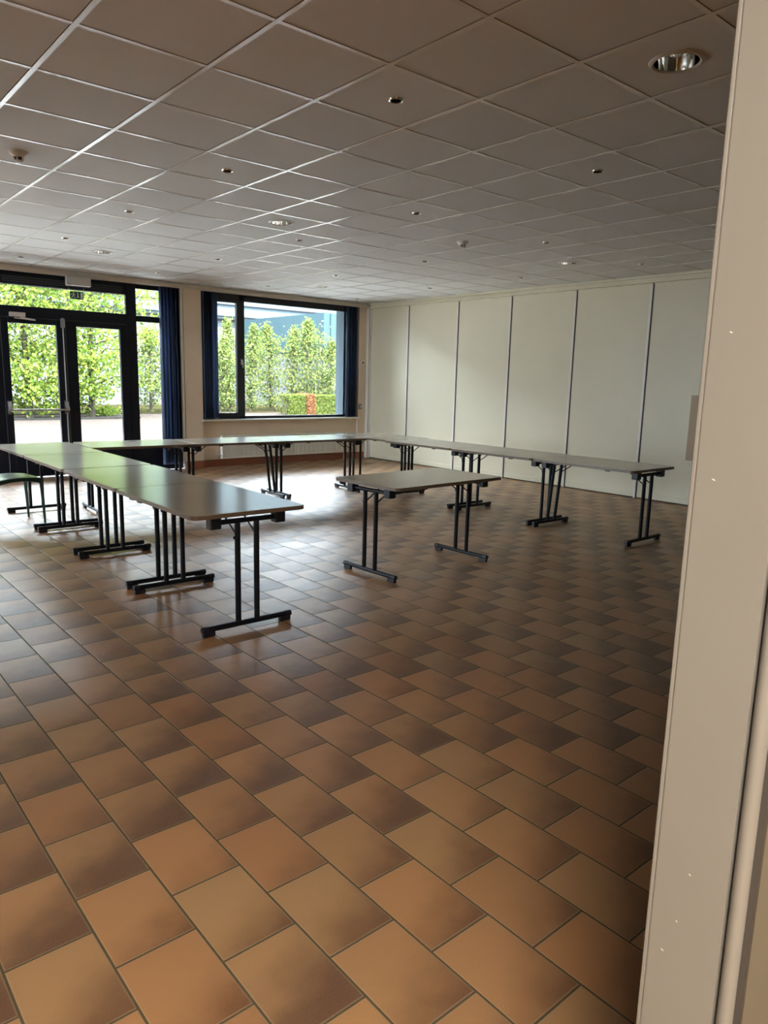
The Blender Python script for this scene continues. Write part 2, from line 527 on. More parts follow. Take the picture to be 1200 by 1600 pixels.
hd.box(XR - 0.05, XR + 0.01, 0.41, 11.03, 2.885, HC - 0.001)
hd.box(XR - 0.025, XR + 0.01, 0.41, 11.03, 2.850, 2.885)
hd.box(XR - 0.060, XR + 0.01, 0.41, 11.03, 2.822, 2.850)
struct(hd.build('trim_3', 'panel', bevel=0.003), 'stepped header rail above the folding partition', 'rail')
cp = MB()
cp.box(8.868, 8.905, 11.00, YW, 0, 2.83)
cp.box(8.917, 8.943, 10.985, YW, 0, 2.83)
struct(cp.build('trim_4', 'white_trim', bevel=0.003), 'white corner post where partition meets window wall', 'post')
struct(MB().box(8.902, 8.919, 11.03, YW, 0, 2.83).build('trim_5', 'dark_gap'), 'dark joint of the corner post', 'post')

# left wall, near wall, hall behind the doorway
wl = MB()
wl.box(XL - 0.2, XL, -3.2, 8.4, 0, 3.25); wl.box(XL - 0.2, XL, 10.7, 11.42, 0, 3.25)
wl.box(XL - 0.2, XL, 8.4, 10.7, 2.82, 3.25); wl.box(XL - 0.2, XL, 8.4, 10.7, 0, 0.25)
struct(wl.build('wall_left', 'wall'), 'cream wall on the left side with an added row of windows', 'wall')
nw = MB()
nw.box(0.815, XR + 0.2, 0.285, YN, 0, 3.25)
nw.box(XL, -0.95, 0.285, YN, 0, 3.25)
nw.box(-0.95, 0.815, 0.285, YN, 2.80, 3.25)
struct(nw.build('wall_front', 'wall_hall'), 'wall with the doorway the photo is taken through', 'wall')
hw = MB()
hw.box(2.6, 2.8, -3.2, 0.285, 0, 3.25)
hw.box(XL, 2.8, -3.2, -3.0, 0, 3.25)
struct(hw.build('wall_hall', 'wall'), 'cream walls of the hall behind the doorway', 'wall')
struct(MB().box(XL, 2.8, -3.0, 0.285, 2.70, 2.80).build('ceiling_hall', 'ceiling'), 'hall ceiling behind the doorway', 'ceiling')

# painted steel door frame at the right of the doorway
dj = MB()
prof = [(0.80, 0.3075), (0.80, 0.3944), (0.8006, 0.3952), (0.8022, 0.3954), (0.8022, 0.3966), (0.8006, 0.3968), (0.8004, 0.4002), (0.8012, 0.4014), (0.86, 0.4014), (0.86, 0.3968), (0.8149, 0.3963), (0.8149, 0.3075)]
dj.prism(prof, 0.0, 2.80)
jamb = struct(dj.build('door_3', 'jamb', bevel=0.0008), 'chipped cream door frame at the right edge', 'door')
bd = MB()
n = 12
pts = [(0.8149, 0.3065)] + [(0.800 + 0.010 - 0.0125 * sin(pi * k / n), 0.2955 + 0.010 * cos(pi * k / n)) for k in range(n + 1)] + [(0.8149, 0.2855)]
bd.prism(pts, 0.0, 2.80)
bd.build('seal_bead', 'jamb', jamb, smooth=True)
MB().box(0.806, 0.8149, 0.279, 0.2857, 0, 2.8).build('shadow_gap', 'dark_gap', jamb)
chips = MB()
for z, dy, w in ((1.56, .010, .0022), (1.40, .008, .0026), (0.92, .03, .0020), (0.85, .02, .0016), (0.80, .006, .0026)):
    y = 0.382 - dy
    chips.add([(0.7997, y - w, z - .0012), (0.7997, y, z - .0014), (0.7997, y + w, z + .0006), (0.7997, y, z + .0004)], [(0, 1, 2, 3)])
tag(chips.build('paint_chip', 'white_trim', jamb), 'small pale chips in the frame paint')
struct(MB().box(-0.965, -0.95, 0.285, YN, 0, 2.8).build('door_4', 'jamb'), 'left side of the doorway frame', 'door')

# ------------------------------------------------------------------ hall lamp, added unseen to brighten the room
t = NT('lit_diffuser')
t.p.inputs['Base Color'].default_value = (0.9, 0.9, 0.88, 1)
t.p.inputs['Emission Color'].default_value = (1.0, 0.89, 0.74, 1)
t.p.inputs['Emission Strength'].default_value = 42.0
hl = thing('added_hall_lamp', (-0.75, -0.85, 2.70), 'added square lit ceiling lamp in the unseen hall behind the doorway', 'lamp')
MB().box(-0.62, 0.62, -0.32, 0.32, -0.05, 0.0).build('housing', 'white_plastic', hl, bevel=0.004)
MB().box(-0.59, 0.59, -0.29, 0.29, -0.056, -0.0505).build('diffuser', t.m, hl)

# ------------------------------------------------------------------ window and door frames
def pane(parent, x0, x1, z0, z1, y=YF + 0.03):
    MB().box(x0 - 0.01, x1 + 0.01, y - 0.003, y + 0.003, z0 - 0.01, z1 + 0.01).build('pane', 'glass', parent)
FY0, FY1 = YF, YF + 0.06
PYY = YF + 0.035
# window_1: the glazed door screen (posts, transom, side lights)
w1 = MB()
w1.box(4.290, 4.445, FY0, FY1, 0, 2.85)          # post right of the doors
w1.box(5.000, 5.162, FY0, FY1, 0, 2.85)
w1.box(2.400, 2.545, FY0, FY1, 0, 2.85)          # post left of the doors
w1.box(0.050, 0.200, FY0, FY1, 0, 2.85)
w1.box(4.445, 5.000, FY0, FY1, 2.775, 2.85)
w1.box(4.445, 5.000, FY0, FY1, 2.290, 2.377)
w1.box(4.445, 5.000, FY0, FY1, 0, 0.43)
w1.box(2.545, 4.290, FY0, FY1, 2.665, 2.85)
w1.box(2.545, 4.290, FY0, FY1, 2.235, 2.388)
w1.box(0.200, 2.400, FY0, FY1, 2.665, 2.85)
w1.box(0.200, 2.400, FY0, FY1, 2.290, 2.388)
w1.box(0.200, 2.400, FY0, FY1, 0, 0.43)
w1.box(1.25, 1.35, FY0, FY1, 0.43, 2.29)
win1 = struct(w1.build('window_1', 'frame', bevel=0.004), 'dark framed glazed screen around the double doors', 'window')
for x0, x1, z0, z1 in ((4.445, 5.0, 2.377, 2.775), (4.445, 5.0, 0.43, 2.29), (2.545, 4.29, 2.388, 2.665), (0.2, 2.4, 2.388, 2.665), (0.2, 1.25, 0.43, 2.29), (1.35, 2.4, 0.43, 2.29)):
    pane(win1, x0, x1, z0, z1, PYY)
# ventilation grille above the doors
vg = MB().box(2.56, 4.27, YF - 0.030, YF - 0.001, 2.672, 2.825)
grille = thing('ventilation_grille', (0, 0, 0), 'dark slotted ventilation strip above the double doors', 'grille')
vg.build('housing', 'frame', grille, bevel=0.003)
sl = MB()
for k in range(84):
    x = 2.60 + k * 0.0195
    for zz in (2.700, 2.730, 2.760):
        sl.box(x, x + 0.009, YF - 0.0325, YF - 0.030, zz, zz + 0.017)
M['slot'] = paint('grille_slot', (0.075, 0.08, 0.09), 0.5, 0.02, 8, 0)
sl.build('slot_row', 'slot', grille)

def door_leaf(name, x0, x1, gx0, gx1, label):
    m = MB()
    y0, y1 = YF - 0.012, YF + 0.05
    m.box(x0, gx0, y0, y1, 0.01, 2.232)
    m.box(gx1, x1, y0, y1, 0.01, 2.232)
    m.box(gx0, gx1, y0, y1, 2.155, 2.232)
    m.box(gx0, gx1, y0, y1, 0.01, 0.43)
    o = struct(m.build(name, 'frame', bevel=0.005), label, 'door')
    pane(o, gx0, gx1, 0.43, 2.155, PYY)
    return o
d1 = door_leaf('door_1', 2.549, 3.389, 2.640, 3.270, 'left dark glazed leaf of the double doors, with panic bar')
d2 = door_leaf('door_2', 3.394, 4.286, 3.548, 4.181, 'right dark glazed leaf of the double doors')
pb = bpy.data.objects.new('panic_bar', None); COL.objects.link(pb); pb.parent = d1
# replaced by a mesh part: push bar with end brackets and vertical rod
bpy.data.objects.remove(pb)
y = YF - 0.012
m = MB().tube([(2.60, y - 0.075, 0.968), (3.345, y - 0.075, 0.968)], 0.014, 10)
bar = tag(m.build('panic_bar', 'steel', d1, smooth=True), 'steel push bar')
for x in (2.592, 3.350):
    m = MB().prism([(0, 0.90), (-0.03, 0.93), (-0.085, 0.95), (-0.09, 0.985), (-0.06, 1.02), (-0.03, 1.085), (0, 1.10)], -0.026, 0.026, 'X')
    m.v = [(v[0] + x, v[1] + y, v[2]) for v in m.v]
    m.build('end_bracket', 'steel', bar, bevel=0.006)
m = MB().tube([(3.352, y - 0.025, 1.09), (3.352, y - 0.025, 2.14)], 0.0085, 8)
m.tube([(3.352, y - 0.025, 0.02), (3.352, y - 0.025, 0.92)], 0.0085, 8)
tag(m.build('latch_rod', 'steel', d1, smooth=True), 'vertical steel latch rod')
m = MB().prism(rrect(-0.028, 0.028, 2.12, 2.262, 0.026), -0.045, 0.0, 'Y')
m.v = [(v[0] + 3.352, v[1] + y, v[2]) for v in m.v]
m.build('top_latch', 'steel', d1, bevel=0.006)
m = MB().box(2.66, 2.86, y - 0.055, y, 2.240, 2.298)
cl = tag(m.build('door_closer', 'silver', d1, bevel=0.004), 'silver door closer')
m = MB().tube([(2.79, y - 0.035, 2.232), (2.97, y - 0.10, 2.205), (2.72, y - 0.02, 2.222)], 0.009, 8)
m.build('closer_arm', 'steel', cl, smooth=True)

# window_2: the wide window with a narrow opening sash
w2 = MB()
w2.box(5.472, 8.460, FY0, FY1, 2.738, 2.85)
w2.box(5.472, 8.460, FY0, FY1, 0.775, 0.838)
w2.box(5.472, 5.62, FY0, FY1, 0.775, 2.85)
w2.box(8.44, 8.70, FY0, FY1, 0.775, 2.85)
w2.box(6.205, 6.300, FY0, FY1, 0.775, 2.85)
win2 = struct(w2.build('window_2', 'frame_grey', bevel=0.004), 'wide dark framed window to the right of the pier', 'window')
pane(win2, 6.30, 8.44, 0.838, 2.738, PYY)
s = MB()
for a in ((5.62, 5.685, 0.838, 2.738), (6.150, 6.205, 0.838, 2.738)):
    s.box(a[0], a[1], FY0 - 0.015, FY1 - 0.01, a[2], a[3])
s.box(5.685, 6.150, FY0 - 0.015, FY1 - 0.01, 0.838, 0.893)
s.box(5.685, 6.150, FY0 - 0.015, FY1 - 0.01, 2.700, 2.738)
sash = s.build('sash', 'frame_grey', win2, bevel=0.004)
pane(sash, 5.685, 6.150, 0.893, 2.700, PYY)
m = MB().box(6.225, 6.250, FY0 - 0.015, FY0, 1.70, 1.79)
m.tube([(6.237, FY0 - 0.012, 1.765), (6.237, FY0 - 0.05, 1.765), (6.237, FY0 - 0.05, 1.65)], 0.009, 8)
m.build('window_handle', 'steel', win2, bevel=0.002)
w4 = MB()  # unseen side windows, added for more daylight in the room
w4.box(XL - 0.14, XL - 0.06, 8.4, 10.7, 0.25, 0.32); w4.box(XL - 0.14, XL - 0.06, 8.4, 10.7, 2.75, 2.82)
for k in range(3):
    yk = 8.44 + k * (10.66 - 8.44) / 2
    w4.box(XL - 0.14, XL - 0.06, yk - 0.04, yk + 0.04, 0.32, 2.75)
win4 = struct(w4.build('added_window_3', 'frame_grey', bevel=0.004), 'added row of dark framed windows far down the unseen left side', 'window')
MB().box(XL - 0.103, XL - 0.097, 8.42, 10.68, 0.31, 2.76).build('pane', 'glass', win4)

# ------------------------------------------------------------------ floor tables
TZ = 0.735
def foot_frame(root, xe, sgn, lean):
    """One T-shaped end: cross bar on blocks, two legs, foot bar, braces. xe = frame position along the table, sgn = outward."""
    zt, zr = TZ - 0.026, TZ - 0.064
    xf = xe + sgn * lean
    cb = MB().tube([(xe, -0.205, zr), (xe, 0.205, zr)], 0.0155, 12).build('cross_bar', 'black_metal', root, smooth=True)
    for s in (-1, 1):
        yb = s * 0.213
        MB().box(xe - 0.032, xe + 0.032, yb - 0.034, yb + 0.034, zt - 0.072, zt).build('mounting_block', 'black_plastic', cb, bevel=0.006)
    for s in (-1, 1):
        MB().tube([(xe, s * 0.063, zr - 0.008), (xf, s * 0.063, 0.048)], 0.0172, 14).build('leg', 'black_metal', root, smooth=True)
        xm = xe + (xf - xe) * (zr - (TZ - 0.155)) / (zr - 0.048)
        br = MB().tube([(xm - sgn * 0.012, s * 0.063, TZ - 0.155), (xe - sgn * 0.195, s * 0.063, zt - 0.012), (xe - sgn * 0.24, s * 0.063, zt - 0.006)], 0.0055, 8)
        br.build('brace', 'black_metal', root, smooth=True)
    fb = MB().tube([(xf, -0.292, 0.042), (xf, 0.292, 0.042)], 0.0165, 14).build('foot_bar', 'black_metal', root, smooth=True)
    for s in (-1, 1):
        p = MB()
        ys = sorted((s * 0.220, s * 0.296))
        p.box(xf - 0.013, xf + 0.013, ys[0], ys[1], 0.0, 0.030)
        p.tube([(xf, s * 0.262, 0.042), (xf, s * 0.302, 0.042)], 0.0185, 14)
        p.build('foot_pad', 'black_plastic', fb, bevel=0.003)
    kn = MB().lathe([(0.0, -0.022), (0.012, -0.022), (0.014, -0.012), (0.009, 0.0)], n=14, axis='Y')
    kn.v = [(v[0] + xe, v[1] + 0.088, v[2] + TZ - 0.165) for v in kn.v]
    kn.build('locking_knob', 'black_plastic', root, smooth=True)

def make_table(x, y, rz, L, W, label, group, lean=(0.0, 0.0)):
    r = thing('folding_table', (x, y, 0), label, 'table', group, rz)
    poly = rrect(-L / 2 + 0.003, L / 2 - 0.003, -W / 2 + 0.003, W / 2 - 0.003, 0.042)
    MB().prism(poly, TZ - 0.0245, TZ).build('tabletop', 'laminate', r, bevel=0.0015)
    e = MB()
    po = rrect(-L / 2, L / 2, -W / 2, W / 2, 0.045)
    nn = len(po)
    vs = [(a, b, z) for z in (TZ - 0.0255, TZ - 0.0015) for a, b in po] + [(a, b, z) for z in (TZ - 0.0255, TZ - 0.0015) for a, b in poly]
    fs = []
    for i in range(nn):
        j = (i + 1) % nn
        fs += [(i, j, nn + j, nn + i), (2 * nn + j, 2 * nn + i, 3 * nn + i, 3 * nn + j), (nn + i, nn + j, 3 * nn + j, 3 * nn + i), (j, i, 2 * nn + i, 2 * nn + j)]
    tag(e.add(vs, fs).build('edge_band', 'edge', r), 'brown edge band')
    foot_frame(r, L / 2 - 0.07, 1, lean[1])
    foot_frame(r, -L / 2 + 0.07, -1, lean[0])
    for sx in (-1, 1):                       # stacking buffers under the long edges
        for sy in (-1, 1):
            st = MB().box(sx * (L / 2 - 0.30) - 0.02, sx * (L / 2 - 0.30) + 0.02, sy * (W / 2 - 0.03) - 0.015, sy * (W / 2 - 0.03) + 0.015, TZ - 0.036, TZ - 0.0246)
            st.build('stacking_buffer', 'black_plastic', r)
    return r
GL, GB, GR = 'folding tables in the left arm of the square', 'folding tables in front of the windows', 'folding tables in the right arm of the square'
LA, WA = 1.200, 0.750
yy = 3.655
for k, lab in enumerate(('grey-beige folding table at the near end of the left row',
                         'grey-beige folding table second from the near end of the left row',
                         'grey-beige folding table third in the left row, reflecting green',
                         'grey-beige folding table in the far left corner beside the dark green chair')):
    yc = yy + LA / 2
    make_table(2.114 + 0.016 * k, yc, pi / 2 - radians(0.7), LA, WA, lab, GL)
    yy += LA + (0.003, 0.018, 0.014, 0)[k]
for (x, y, rz, L, lab, ln) in (
        (3.140, 8.060, -3.0, 1.146, 'grey-beige folding table in front of the glazed double doors', (0, 0)),
        (4.300, 7.985, -3.4, 1.156, 'grey-beige folding table between the doors and the radiator', (0, 0.07)),
        (5.495, 7.910, -3.6, 1.200, 'grey-beige folding table in front of the radiator', (0, 0))):
    make_table(x, y, radians(rz), L, WA, lab, GB, ln)
for (x, y, L, lab, ln) in (
        (6.40, 4.147, 1.19, 'brownish folding table at the near end of the right row', (0, 0.05)),
        (6.415, 5.347, 1.195, 'grey-beige folding table second from the near end of the right row', (0, 0)),
        (6.43, 6.553, 1.195, 'grey-beige folding table third in the right row behind the lone table', (0, 0)),
        (6.51, 7.760, 1.195, 'grey-beige folding table in the far right corner by the partition', (0, 0))):
    make_table(x, y, pi / 2, L, WA, lab, GR, ln)
make_table(4.005, 4.262, radians(2.2), 1.205, 0.745, 'single folding table standing alone inside the square of tables', 'lone folding table')

# ------------------------------------------------------------------ chair at the left edge
ch = thing('chair', (1.795, 7.845, 0), 'dark green wooden chair tucked under the far left corner table', 'chair', None, radians(6))
seat = MB()
nx = 10
top, bot = [], []
hw2 = 0.215
def seat_z(u): return 0.462 + 0.016 * (1 - (2 * u - 1) ** 2) - 0.012 * u * 0
vs, fs = [], []
for i in range(nx + 1):
    u = i / nx
    xx = -0.215 + 0.43 * u
    for yv in (-hw2, hw2):
        vs.append((xx, yv * (1.0 if u > .2 else 0.96), seat_z(u))); vs.append((xx, yv * (1.0 if u > .2 else .96), seat_z(u) - 0.018))
for i in range(nx):
    a, b = i * 4, (i + 1) * 4
    fs += [(a, b, b + 2, a + 2), (a + 1, a + 3, b + 3, b + 1), (a, a + 1, b + 1, b), (a + 2, b + 2, b + 3, a + 3)]
fs += [(0, 2, 3, 1), (nx * 4, nx * 4 + 1, nx * 4 + 3, nx * 4 + 2)]
tag(seat.add(vs, fs).build('seat', 'green_seat_sheen', ch, smooth=True, bevel=0.004), 'glossy green seat with window sheen painted pale')
for s in (-1, 1):
    yv = s * 0.212
    # arched side apron
    up = [(-0.215 + 0.43 * k / 8, seat_z(k / 8) - 0.004) for k in range(9)]
    lo = [(-0.215 + 0.43 * k / 8, seat_z(k / 8) - 0.052 + 0.016 * (1 - (k / 4 - 1) ** 2)) for k in range(9)]
    MB().prism(up + lo[::-1], yv - 0.013, yv + 0.013, 'Y').build('side_apron', 'green_chair', ch, bevel=0.004)
    MB().tube([(0.206, yv, 0.452), (0.214, yv, 0.25), (0.222, yv * 1.01, 0.0)], [0.021, 0.018, 0.013], 4).build('leg', 'green_chair', ch, bevel=0.004)
    MB().tube([(-0.245, yv, 0.0), (-0.215, yv, 0.25), (-0.205, yv, 0.46), (-0.235, yv, 0.68), (-0.275, yv, 0.86)], [0.014, 0.018, 0.021, 0.018, 0.014], 4).build('back_leg', 'green_chair', ch, bevel=0.004)
MB().box(0.190, 0.214, -0.20, 0.20, 0.405, 0.450).build('front_apron', 'green_chair', ch, bevel=0.004)
MB().box(-0.218, -0.196, -0.20, 0.20, 0.405, 0.450).build('rear_apron', 'green_chair', ch, bevel=0.004)
bk = MB()
vs, fs = [], []
for i in range(9):
    yv = -0.215 + 0.43 * i / 8; d = 0.03 * (1 - (i / 4 - 1) ** 2)
    vs += [(-0.243 - d, yv, 0.70), (-0.258 - d, yv, 0.70), (-0.272 - d, yv, 0.875), (-0.287 - d, yv, 0.875)]
for i in range(8):
    a, b = i * 4, i * 4 + 4
    fs += [(a, b, b + 2, a + 2), (a + 1, a + 3, b + 3, b + 1), (a, a + 1, b + 1, b), (a + 2, b + 2, b + 3, a + 3)]
fs += [(0, 2, 3, 1), (32, 33, 35, 34)]
bk.add(vs, fs).build('backrest', 'green_chair', ch, smooth=True)

# ------------------------------------------------------------------ vertical blinds
def blind(name_loc, x0, x1, z0, z1, angs, label, spread):
    r = thing('vertical_blind', (x0, 11.10, z0), label, 'blind', 'blue vertical blinds drawn aside')
    MB().box(-0.02, x1 - x0 + 0.02, -0.022, 0.022, z1 - z0 - 0.035, z1 - z0).build('head_rail', 'white_plastic', r)
    n = len(angs)
    for k, a in enumerate(angs):
        xc = (x1 - x0) * (k + 0.5) / n
        m = MB(); vs, fs = [], []
        w = 0.127
        for j in range(7):
            s = (j / 6 - 0.5)
            bow = 0.010 * (1 - (2 * s) ** 2)
            for zz in (0.0, z1 - z0 - 0.04):
                lx, ly = s * w, bow
                ang = radians(a + (spread * (1 - zz / (z1 - z0))))
                vs.append((xc + lx * cos(ang) - ly * sin(ang), lx * sin(ang) + ly * cos(ang), zz))
        fs = [(2 * j, 2 * j + 2, 2 * j + 3, 2 * j + 1) for j in range(6)]
        v = m.add(vs, fs).build('vane', 'blind', r, smooth=True, recalc=False)
        sm = v.modifiers.new('thickness', 'SOLIDIFY'); sm.thickness = 0.0012
        MB().tube([(xc - 0.055 * cos(radians(a + spread)), -0.055 * sin(radians(a + spread)), 0.012), (xc + 0.055 * cos(radians(a + spread)), 0.055 * sin(radians(a + spread)), 0.012)], 0.0022, 6).build('bottom_weight', 'white_plastic', v)
    return r
blind('a', 4.790, 5.065, 0.085, 2.872, [84, 84, 25, 80, 30, 88, 86, 28, 82], 'blue vertical blind to the floor, bunched between doors and pier', 6)
blind('b', 5.492, 5.765, 0.80, 2.872, [85, 30, 42, 26, 36, 78, 30, 38], 'blue vertical blind bunched at the left end of the wide window', 0)
blind('c', 8.430, 8.665, 0.80, 2.872, [80, 24, 86, 14, 76, 26, 84, 20], 'blue vertical blind bunched at the right end of the wide window', 0)
m = MB().tube([(8.705, 11.045, 2.84), (8.705, 11.045, 1.02)], 0.003, 6)
chain = tag(m.build('blind_pull_cord', 'white_plastic', smooth=True), 'thin white blind cord hanging right of the wide window', 'cord')
m = MB().tube([(5.134, 11.08, 0.16), (5.134, 11.08, 2.84)], 0.026, 16)
pipe = thing('heating_pipe', (0, 0, 0), 'white vertical pipe between the blue blind and the pier', 'pipe')
m.build('pipe', 'white_trim', pipe, smooth=True)
MB().tube([(5.134, 11.08, 0.0), (5.134, 11.08, 0.16)], 0.020, 16).build('pipe_foot', 'white_trim', pipe, smooth=True)

# ------------------------------------------------------------------ radiator
rd = thing('radiator', (7.05, 11.04, 0.0), 'long cream panel radiator under the wide window', 'radiator')
x0, x1, z0, z1 = -1.265, 1.265, 0.135, 0.520
n = 76
vs, fs = [], []
for k in range(n * 4 + 1):
    u = k / (n * 4); ph = k % 4
    yv = -0.030 if ph in (0, 1) else -0.016
    xx = x0 + (x1 - x0) * u
    vs += [(xx, yv, z0 + 0.03), (xx, yv, z1 - 0.03)]
for k in range(n * 4):
    fs.append((2 * k, 2 * k + 2, 2 * k + 3, 2 * k + 1))
MB().add(vs, fs).build('ribbed_front', 'radiator', rd, recalc=False)
b = MB().box(x0, x1, -0.016, 0.045, z0 + 0.001, z1)
b.box(x0, x1, -0.032, -0.014, z1 - 0.03, z1); b.box(x0, x1, -0.032, -0.014, z0, z0 + 0.03)
b.box(x0 - 0.004, x0 + 0.012, -0.032, 0.045, z0, z1); b.box(x1 - 0.012, x1 + 0.004, -0.032, 0.045, z0, z1)
b.build('body', 'radiator', rd, bevel=0.003)
MB().tube([(x1 + 0.01, 0.0, z1 - 0.05), (x1 + 0.06, 0.0, z1 - 0.05), (x1 + 0.06, -0.05, z1 - 0.05)], 0.011, 10).build('valve_pipe', 'steel', rd, smooth=True)
vh = MB().lathe([(0.0, 0.0), (0.022, 0.002), (0.024, 0.05), (0.018, 0.07), (0.0, 0.072)], n=16, axis='X')
vh.v = [(v[0] + x1 + 0.07, v[1], v[2] + z1 - 0.05) for v in vh.v]
vh.build('valve_head', 'white_plastic', rd, smooth=True)
MB().tube([(x0 - 0.07, 0.05, z0 + 0.05), (x0 - 0.05, 0.0, z0 + 0.05), (x0 + 0.01, 0.0, z0 + 0.05)], 0.011, 10).build('return_valve', 'steel', rd, smooth=True)
MB().tube([(x1 + 0.06, 0.0, z1 - 0.05), (x1 + 0.06, 0.02, 0.12), (x1 + 0.06, 0.03, 0.002)], 0.008, 8).build('feed_pipe', 'radiator', rd, smooth=True)
br = MB()
for xx in (-0.9, 0.0, 0.9): br.box(xx - 0.02, xx + 0.02, 0.045, 0.0745, 0.25, 0.45)
br.build('wall_bracket', 'radiator', rd)

# ------------------------------------------------------------------ small things on the window wall
th = thing('thermostat', (8.775, YW, 1.825), 'small white thermostat on the wall beside the corner post', 'thermostat')
MB().box(-0.033, 0.033, -0.028, 0, -0.045, 0.045).build('case', 'white_plastic', th, bevel=0.004)
MB().box(-0.018, 0.018, -0.031, -0.0281, -0.028, 0.012).build('display', 'dark_gap', th)
sb = thing('wall_switch', (8.735, YW, 0.99), 'grey wall switch low beside the right blind', 'switch')
MB().box(-0.03, 0.03, -0.03, 0, -0.05, 0.05).build('case', 'grey_plastic', sb, bevel=0.004)
MB().box(-0.016, 0.016, -0.036, -0.0305, -0.025, 0.025).build('rocker', 'silver', sb, bevel=0.002)

ex = thing('emergency_exit_sign', (3.556, 10.99, 2.77), 'hanging exit sign light with green running man panel above the doors', 'exit sign')
MB().box(-0.168, 0.168, -0.035, 0.035, -0.060, 0.060).build('housing', 'silver', ex, bevel=0.005)
MB().box(-0.150, -0.105, -0.0365, -0.0351, -0.046, -0.041).build('maker_mark', 'dark_gap', ex)
for xx in (-0.150, 0.150):
    MB().tube([(xx, 0.0, 0.06), (xx, 0.012, 0.105)], 0.0025, 6).build('hanger', 'steel', ex)
sg = tag(MB().box(-0.122, 0.066, -0.006, 0.006, -0.245, -0.140).build('sign_panel', 'exit_green', ex, bevel=0.001), 'green sign with white running man, down arrow and doorway')
yS0, yS1 = -0.0075, -0.0061
pc = MB()
def poly(pts): pc.prism([(a - 0.122, b - 0.245) for a, b in pts], yS0, yS1, 'Y')
# running man
hd_ = [(0.052 + 0.009 * cos(2 * pi * k / 12), 0.088 + 0.009 * sin(2 * pi * k / 12)) for k in range(12)]
poly(hd_)
poly([(0.040, 0.078), (0.056, 0.074), (0.050, 0.044), (0.036, 0.046)])           # torso
poly([(0.040, 0.078), (0.036, 0.072), (0.020, 0.066), (0.014, 0.052), (0.008, 0.055), (0.015, 0.072)])  # leading arm
poly([(0.053, 0.074), (0.066, 0.062), (0.074, 0.066), (0.076, 0.060), (0.065, 0.053), (0.050, 0.062)])  # trailing arm
poly([(0.036, 0.050), (0.046, 0.044), (0.030, 0.030), (0.024, 0.010), (0.010, 0.010), (0.010, 0.016), (0.019, 0.017), (0.022, 0.034)])  # front leg
poly([(0.040, 0.050), (0.051, 0.048), (0.060, 0.028), (0.078, 0.024), (0.078, 0.017), (0.055, 0.019)])   # rear leg
poly([(0.103, 0.092), (0.113, 0.092), (0.113, 0.040), (0.124, 0.040), (0.108, 0.016), (0.092, 0.040), (0.103, 0.040)])  # arrow
poly([(0.145, 0.012), (0.176, 0.012), (0.176, 0.092), (0.145, 0.092)])            # doorway
pc.build('pictogram', 'exit_white', sg)
for xa, xb in ((-0.150, -0.118), (0.075, 0.062)):
    MB().tube([(xa, 0.0, -0.06), (xb, 0.0, -0.142)], 0.0012, 5).build('wire', 'silver', ex)

bo = MB().box(XR - 0.036, XR - 0.0205, 3.30, 4.56, 0.585, 1.405)
tag(bo.build('notice_board', 'board', bevel=0.003), 'beige board on the partition, mostly hidden by the door frame', 'board')
mk = MB().prism([(5.94, 0.262), (6.01, 0.258), (6.05, 0.266), (6.0, 0.276), (5.95, 0.272)], XR - 0.0092, XR - 0.0081, 'X')
tag(mk.build('scuff_mark', 'white_plastic', wr), 'small white scuff low on the partition')

# ------------------------------------------------------------------ ceiling fittings
def P(c, r): return (GX + GP * c, GY + GP * r, HC)
ORD = ['first', 'second', 'third', 'fourth', 'fifth']
sp = None
for c, r in SMALL:
    ci, ri = (2.5, 5.5, 8.5, 11.5).index(c), (-0.5, 2.5, 5.5, 8.5, 11.5).index(r)
    if c > 6: ri -= 1
    lab = 'small recessed spotlight, %s from the camera in the %s line from the left' % (ORD[ri], ORD[ci])
    if sp is None:
        sp = thing('recessed_spotlight', P(c, r), lab, 'spotlight', 'small recessed ceiling spotlights')
        MB().lathe([(0.0295, 0.004), (0.0295, -0.005), (0.034, -0.008), (0.039, -0.006), (0.041, -0.0005)], n=28).build('trim_ring', 'chrome', sp, smooth=True)
        cup = MB().lathe([(0.0292, -0.002), (0.027, 0.02), (0.024, 0.045), (0.0, 0.046)], n=24).build('lamp_cup', 'black_plastic', sp, smooth=True)
        MB().lathe([(0.019, 0.040), (0.017, 0.022), (0.010, 0.016), (0.0, 0.015)], n=20).build('lamp', 'silver', cup, smooth=True)
    else:
        k = copy_tree(sp); k.location = P(c, r); k['label'] = lab
BL = ['large chrome downlight nearest the camera, at the upper right', 'large chrome downlight near the middle of the ceiling',
      'large chrome downlight on the left, near the doors', 'large chrome downlight near the folding partition',
      'large chrome downlight farthest away, near the wide window']
dl = None
for (c, r), lab in zip(BIG, BL):
    if dl is None:
        dl = thing('recessed_downlight', P(c, r), lab, 'downlight', 'large recessed ceiling downlights')
        MB().lathe([(0.096, 0.004), (0.096, -0.005), (0.104, -0.010), (0.116, -0.007), (0.119, -0.0005)], n=40).build('trim_ring', 'white_plastic', dl, smooth=True)
        rf = MB().lathe([(0.0955, -0.003), (0.093, 0.03), (0.086, 0.075), (0.074, 0.115), (0.06, 0.14), (0.0, 0.142)], n=40).build('reflector', 'chrome', dl, smooth=True)
        for s in (-1, 1):
            MB().tube([(-0.055, s * 0.02, 0.095), (0.05, s * 0.02, 0.095)], 0.012, 12).build('tube_lamp', 'white_plastic', rf, smooth=True)
        MB().box(-0.078, -0.055, -0.035, 0.035, 0.072, 0.12).build('lamp_holder', 'black_plastic', rf)
    else:
        k = copy_tree(dl); k.location = P(c, r); k['label'] = lab; k.rotation_euler[2] = 0.7 * c
det = None
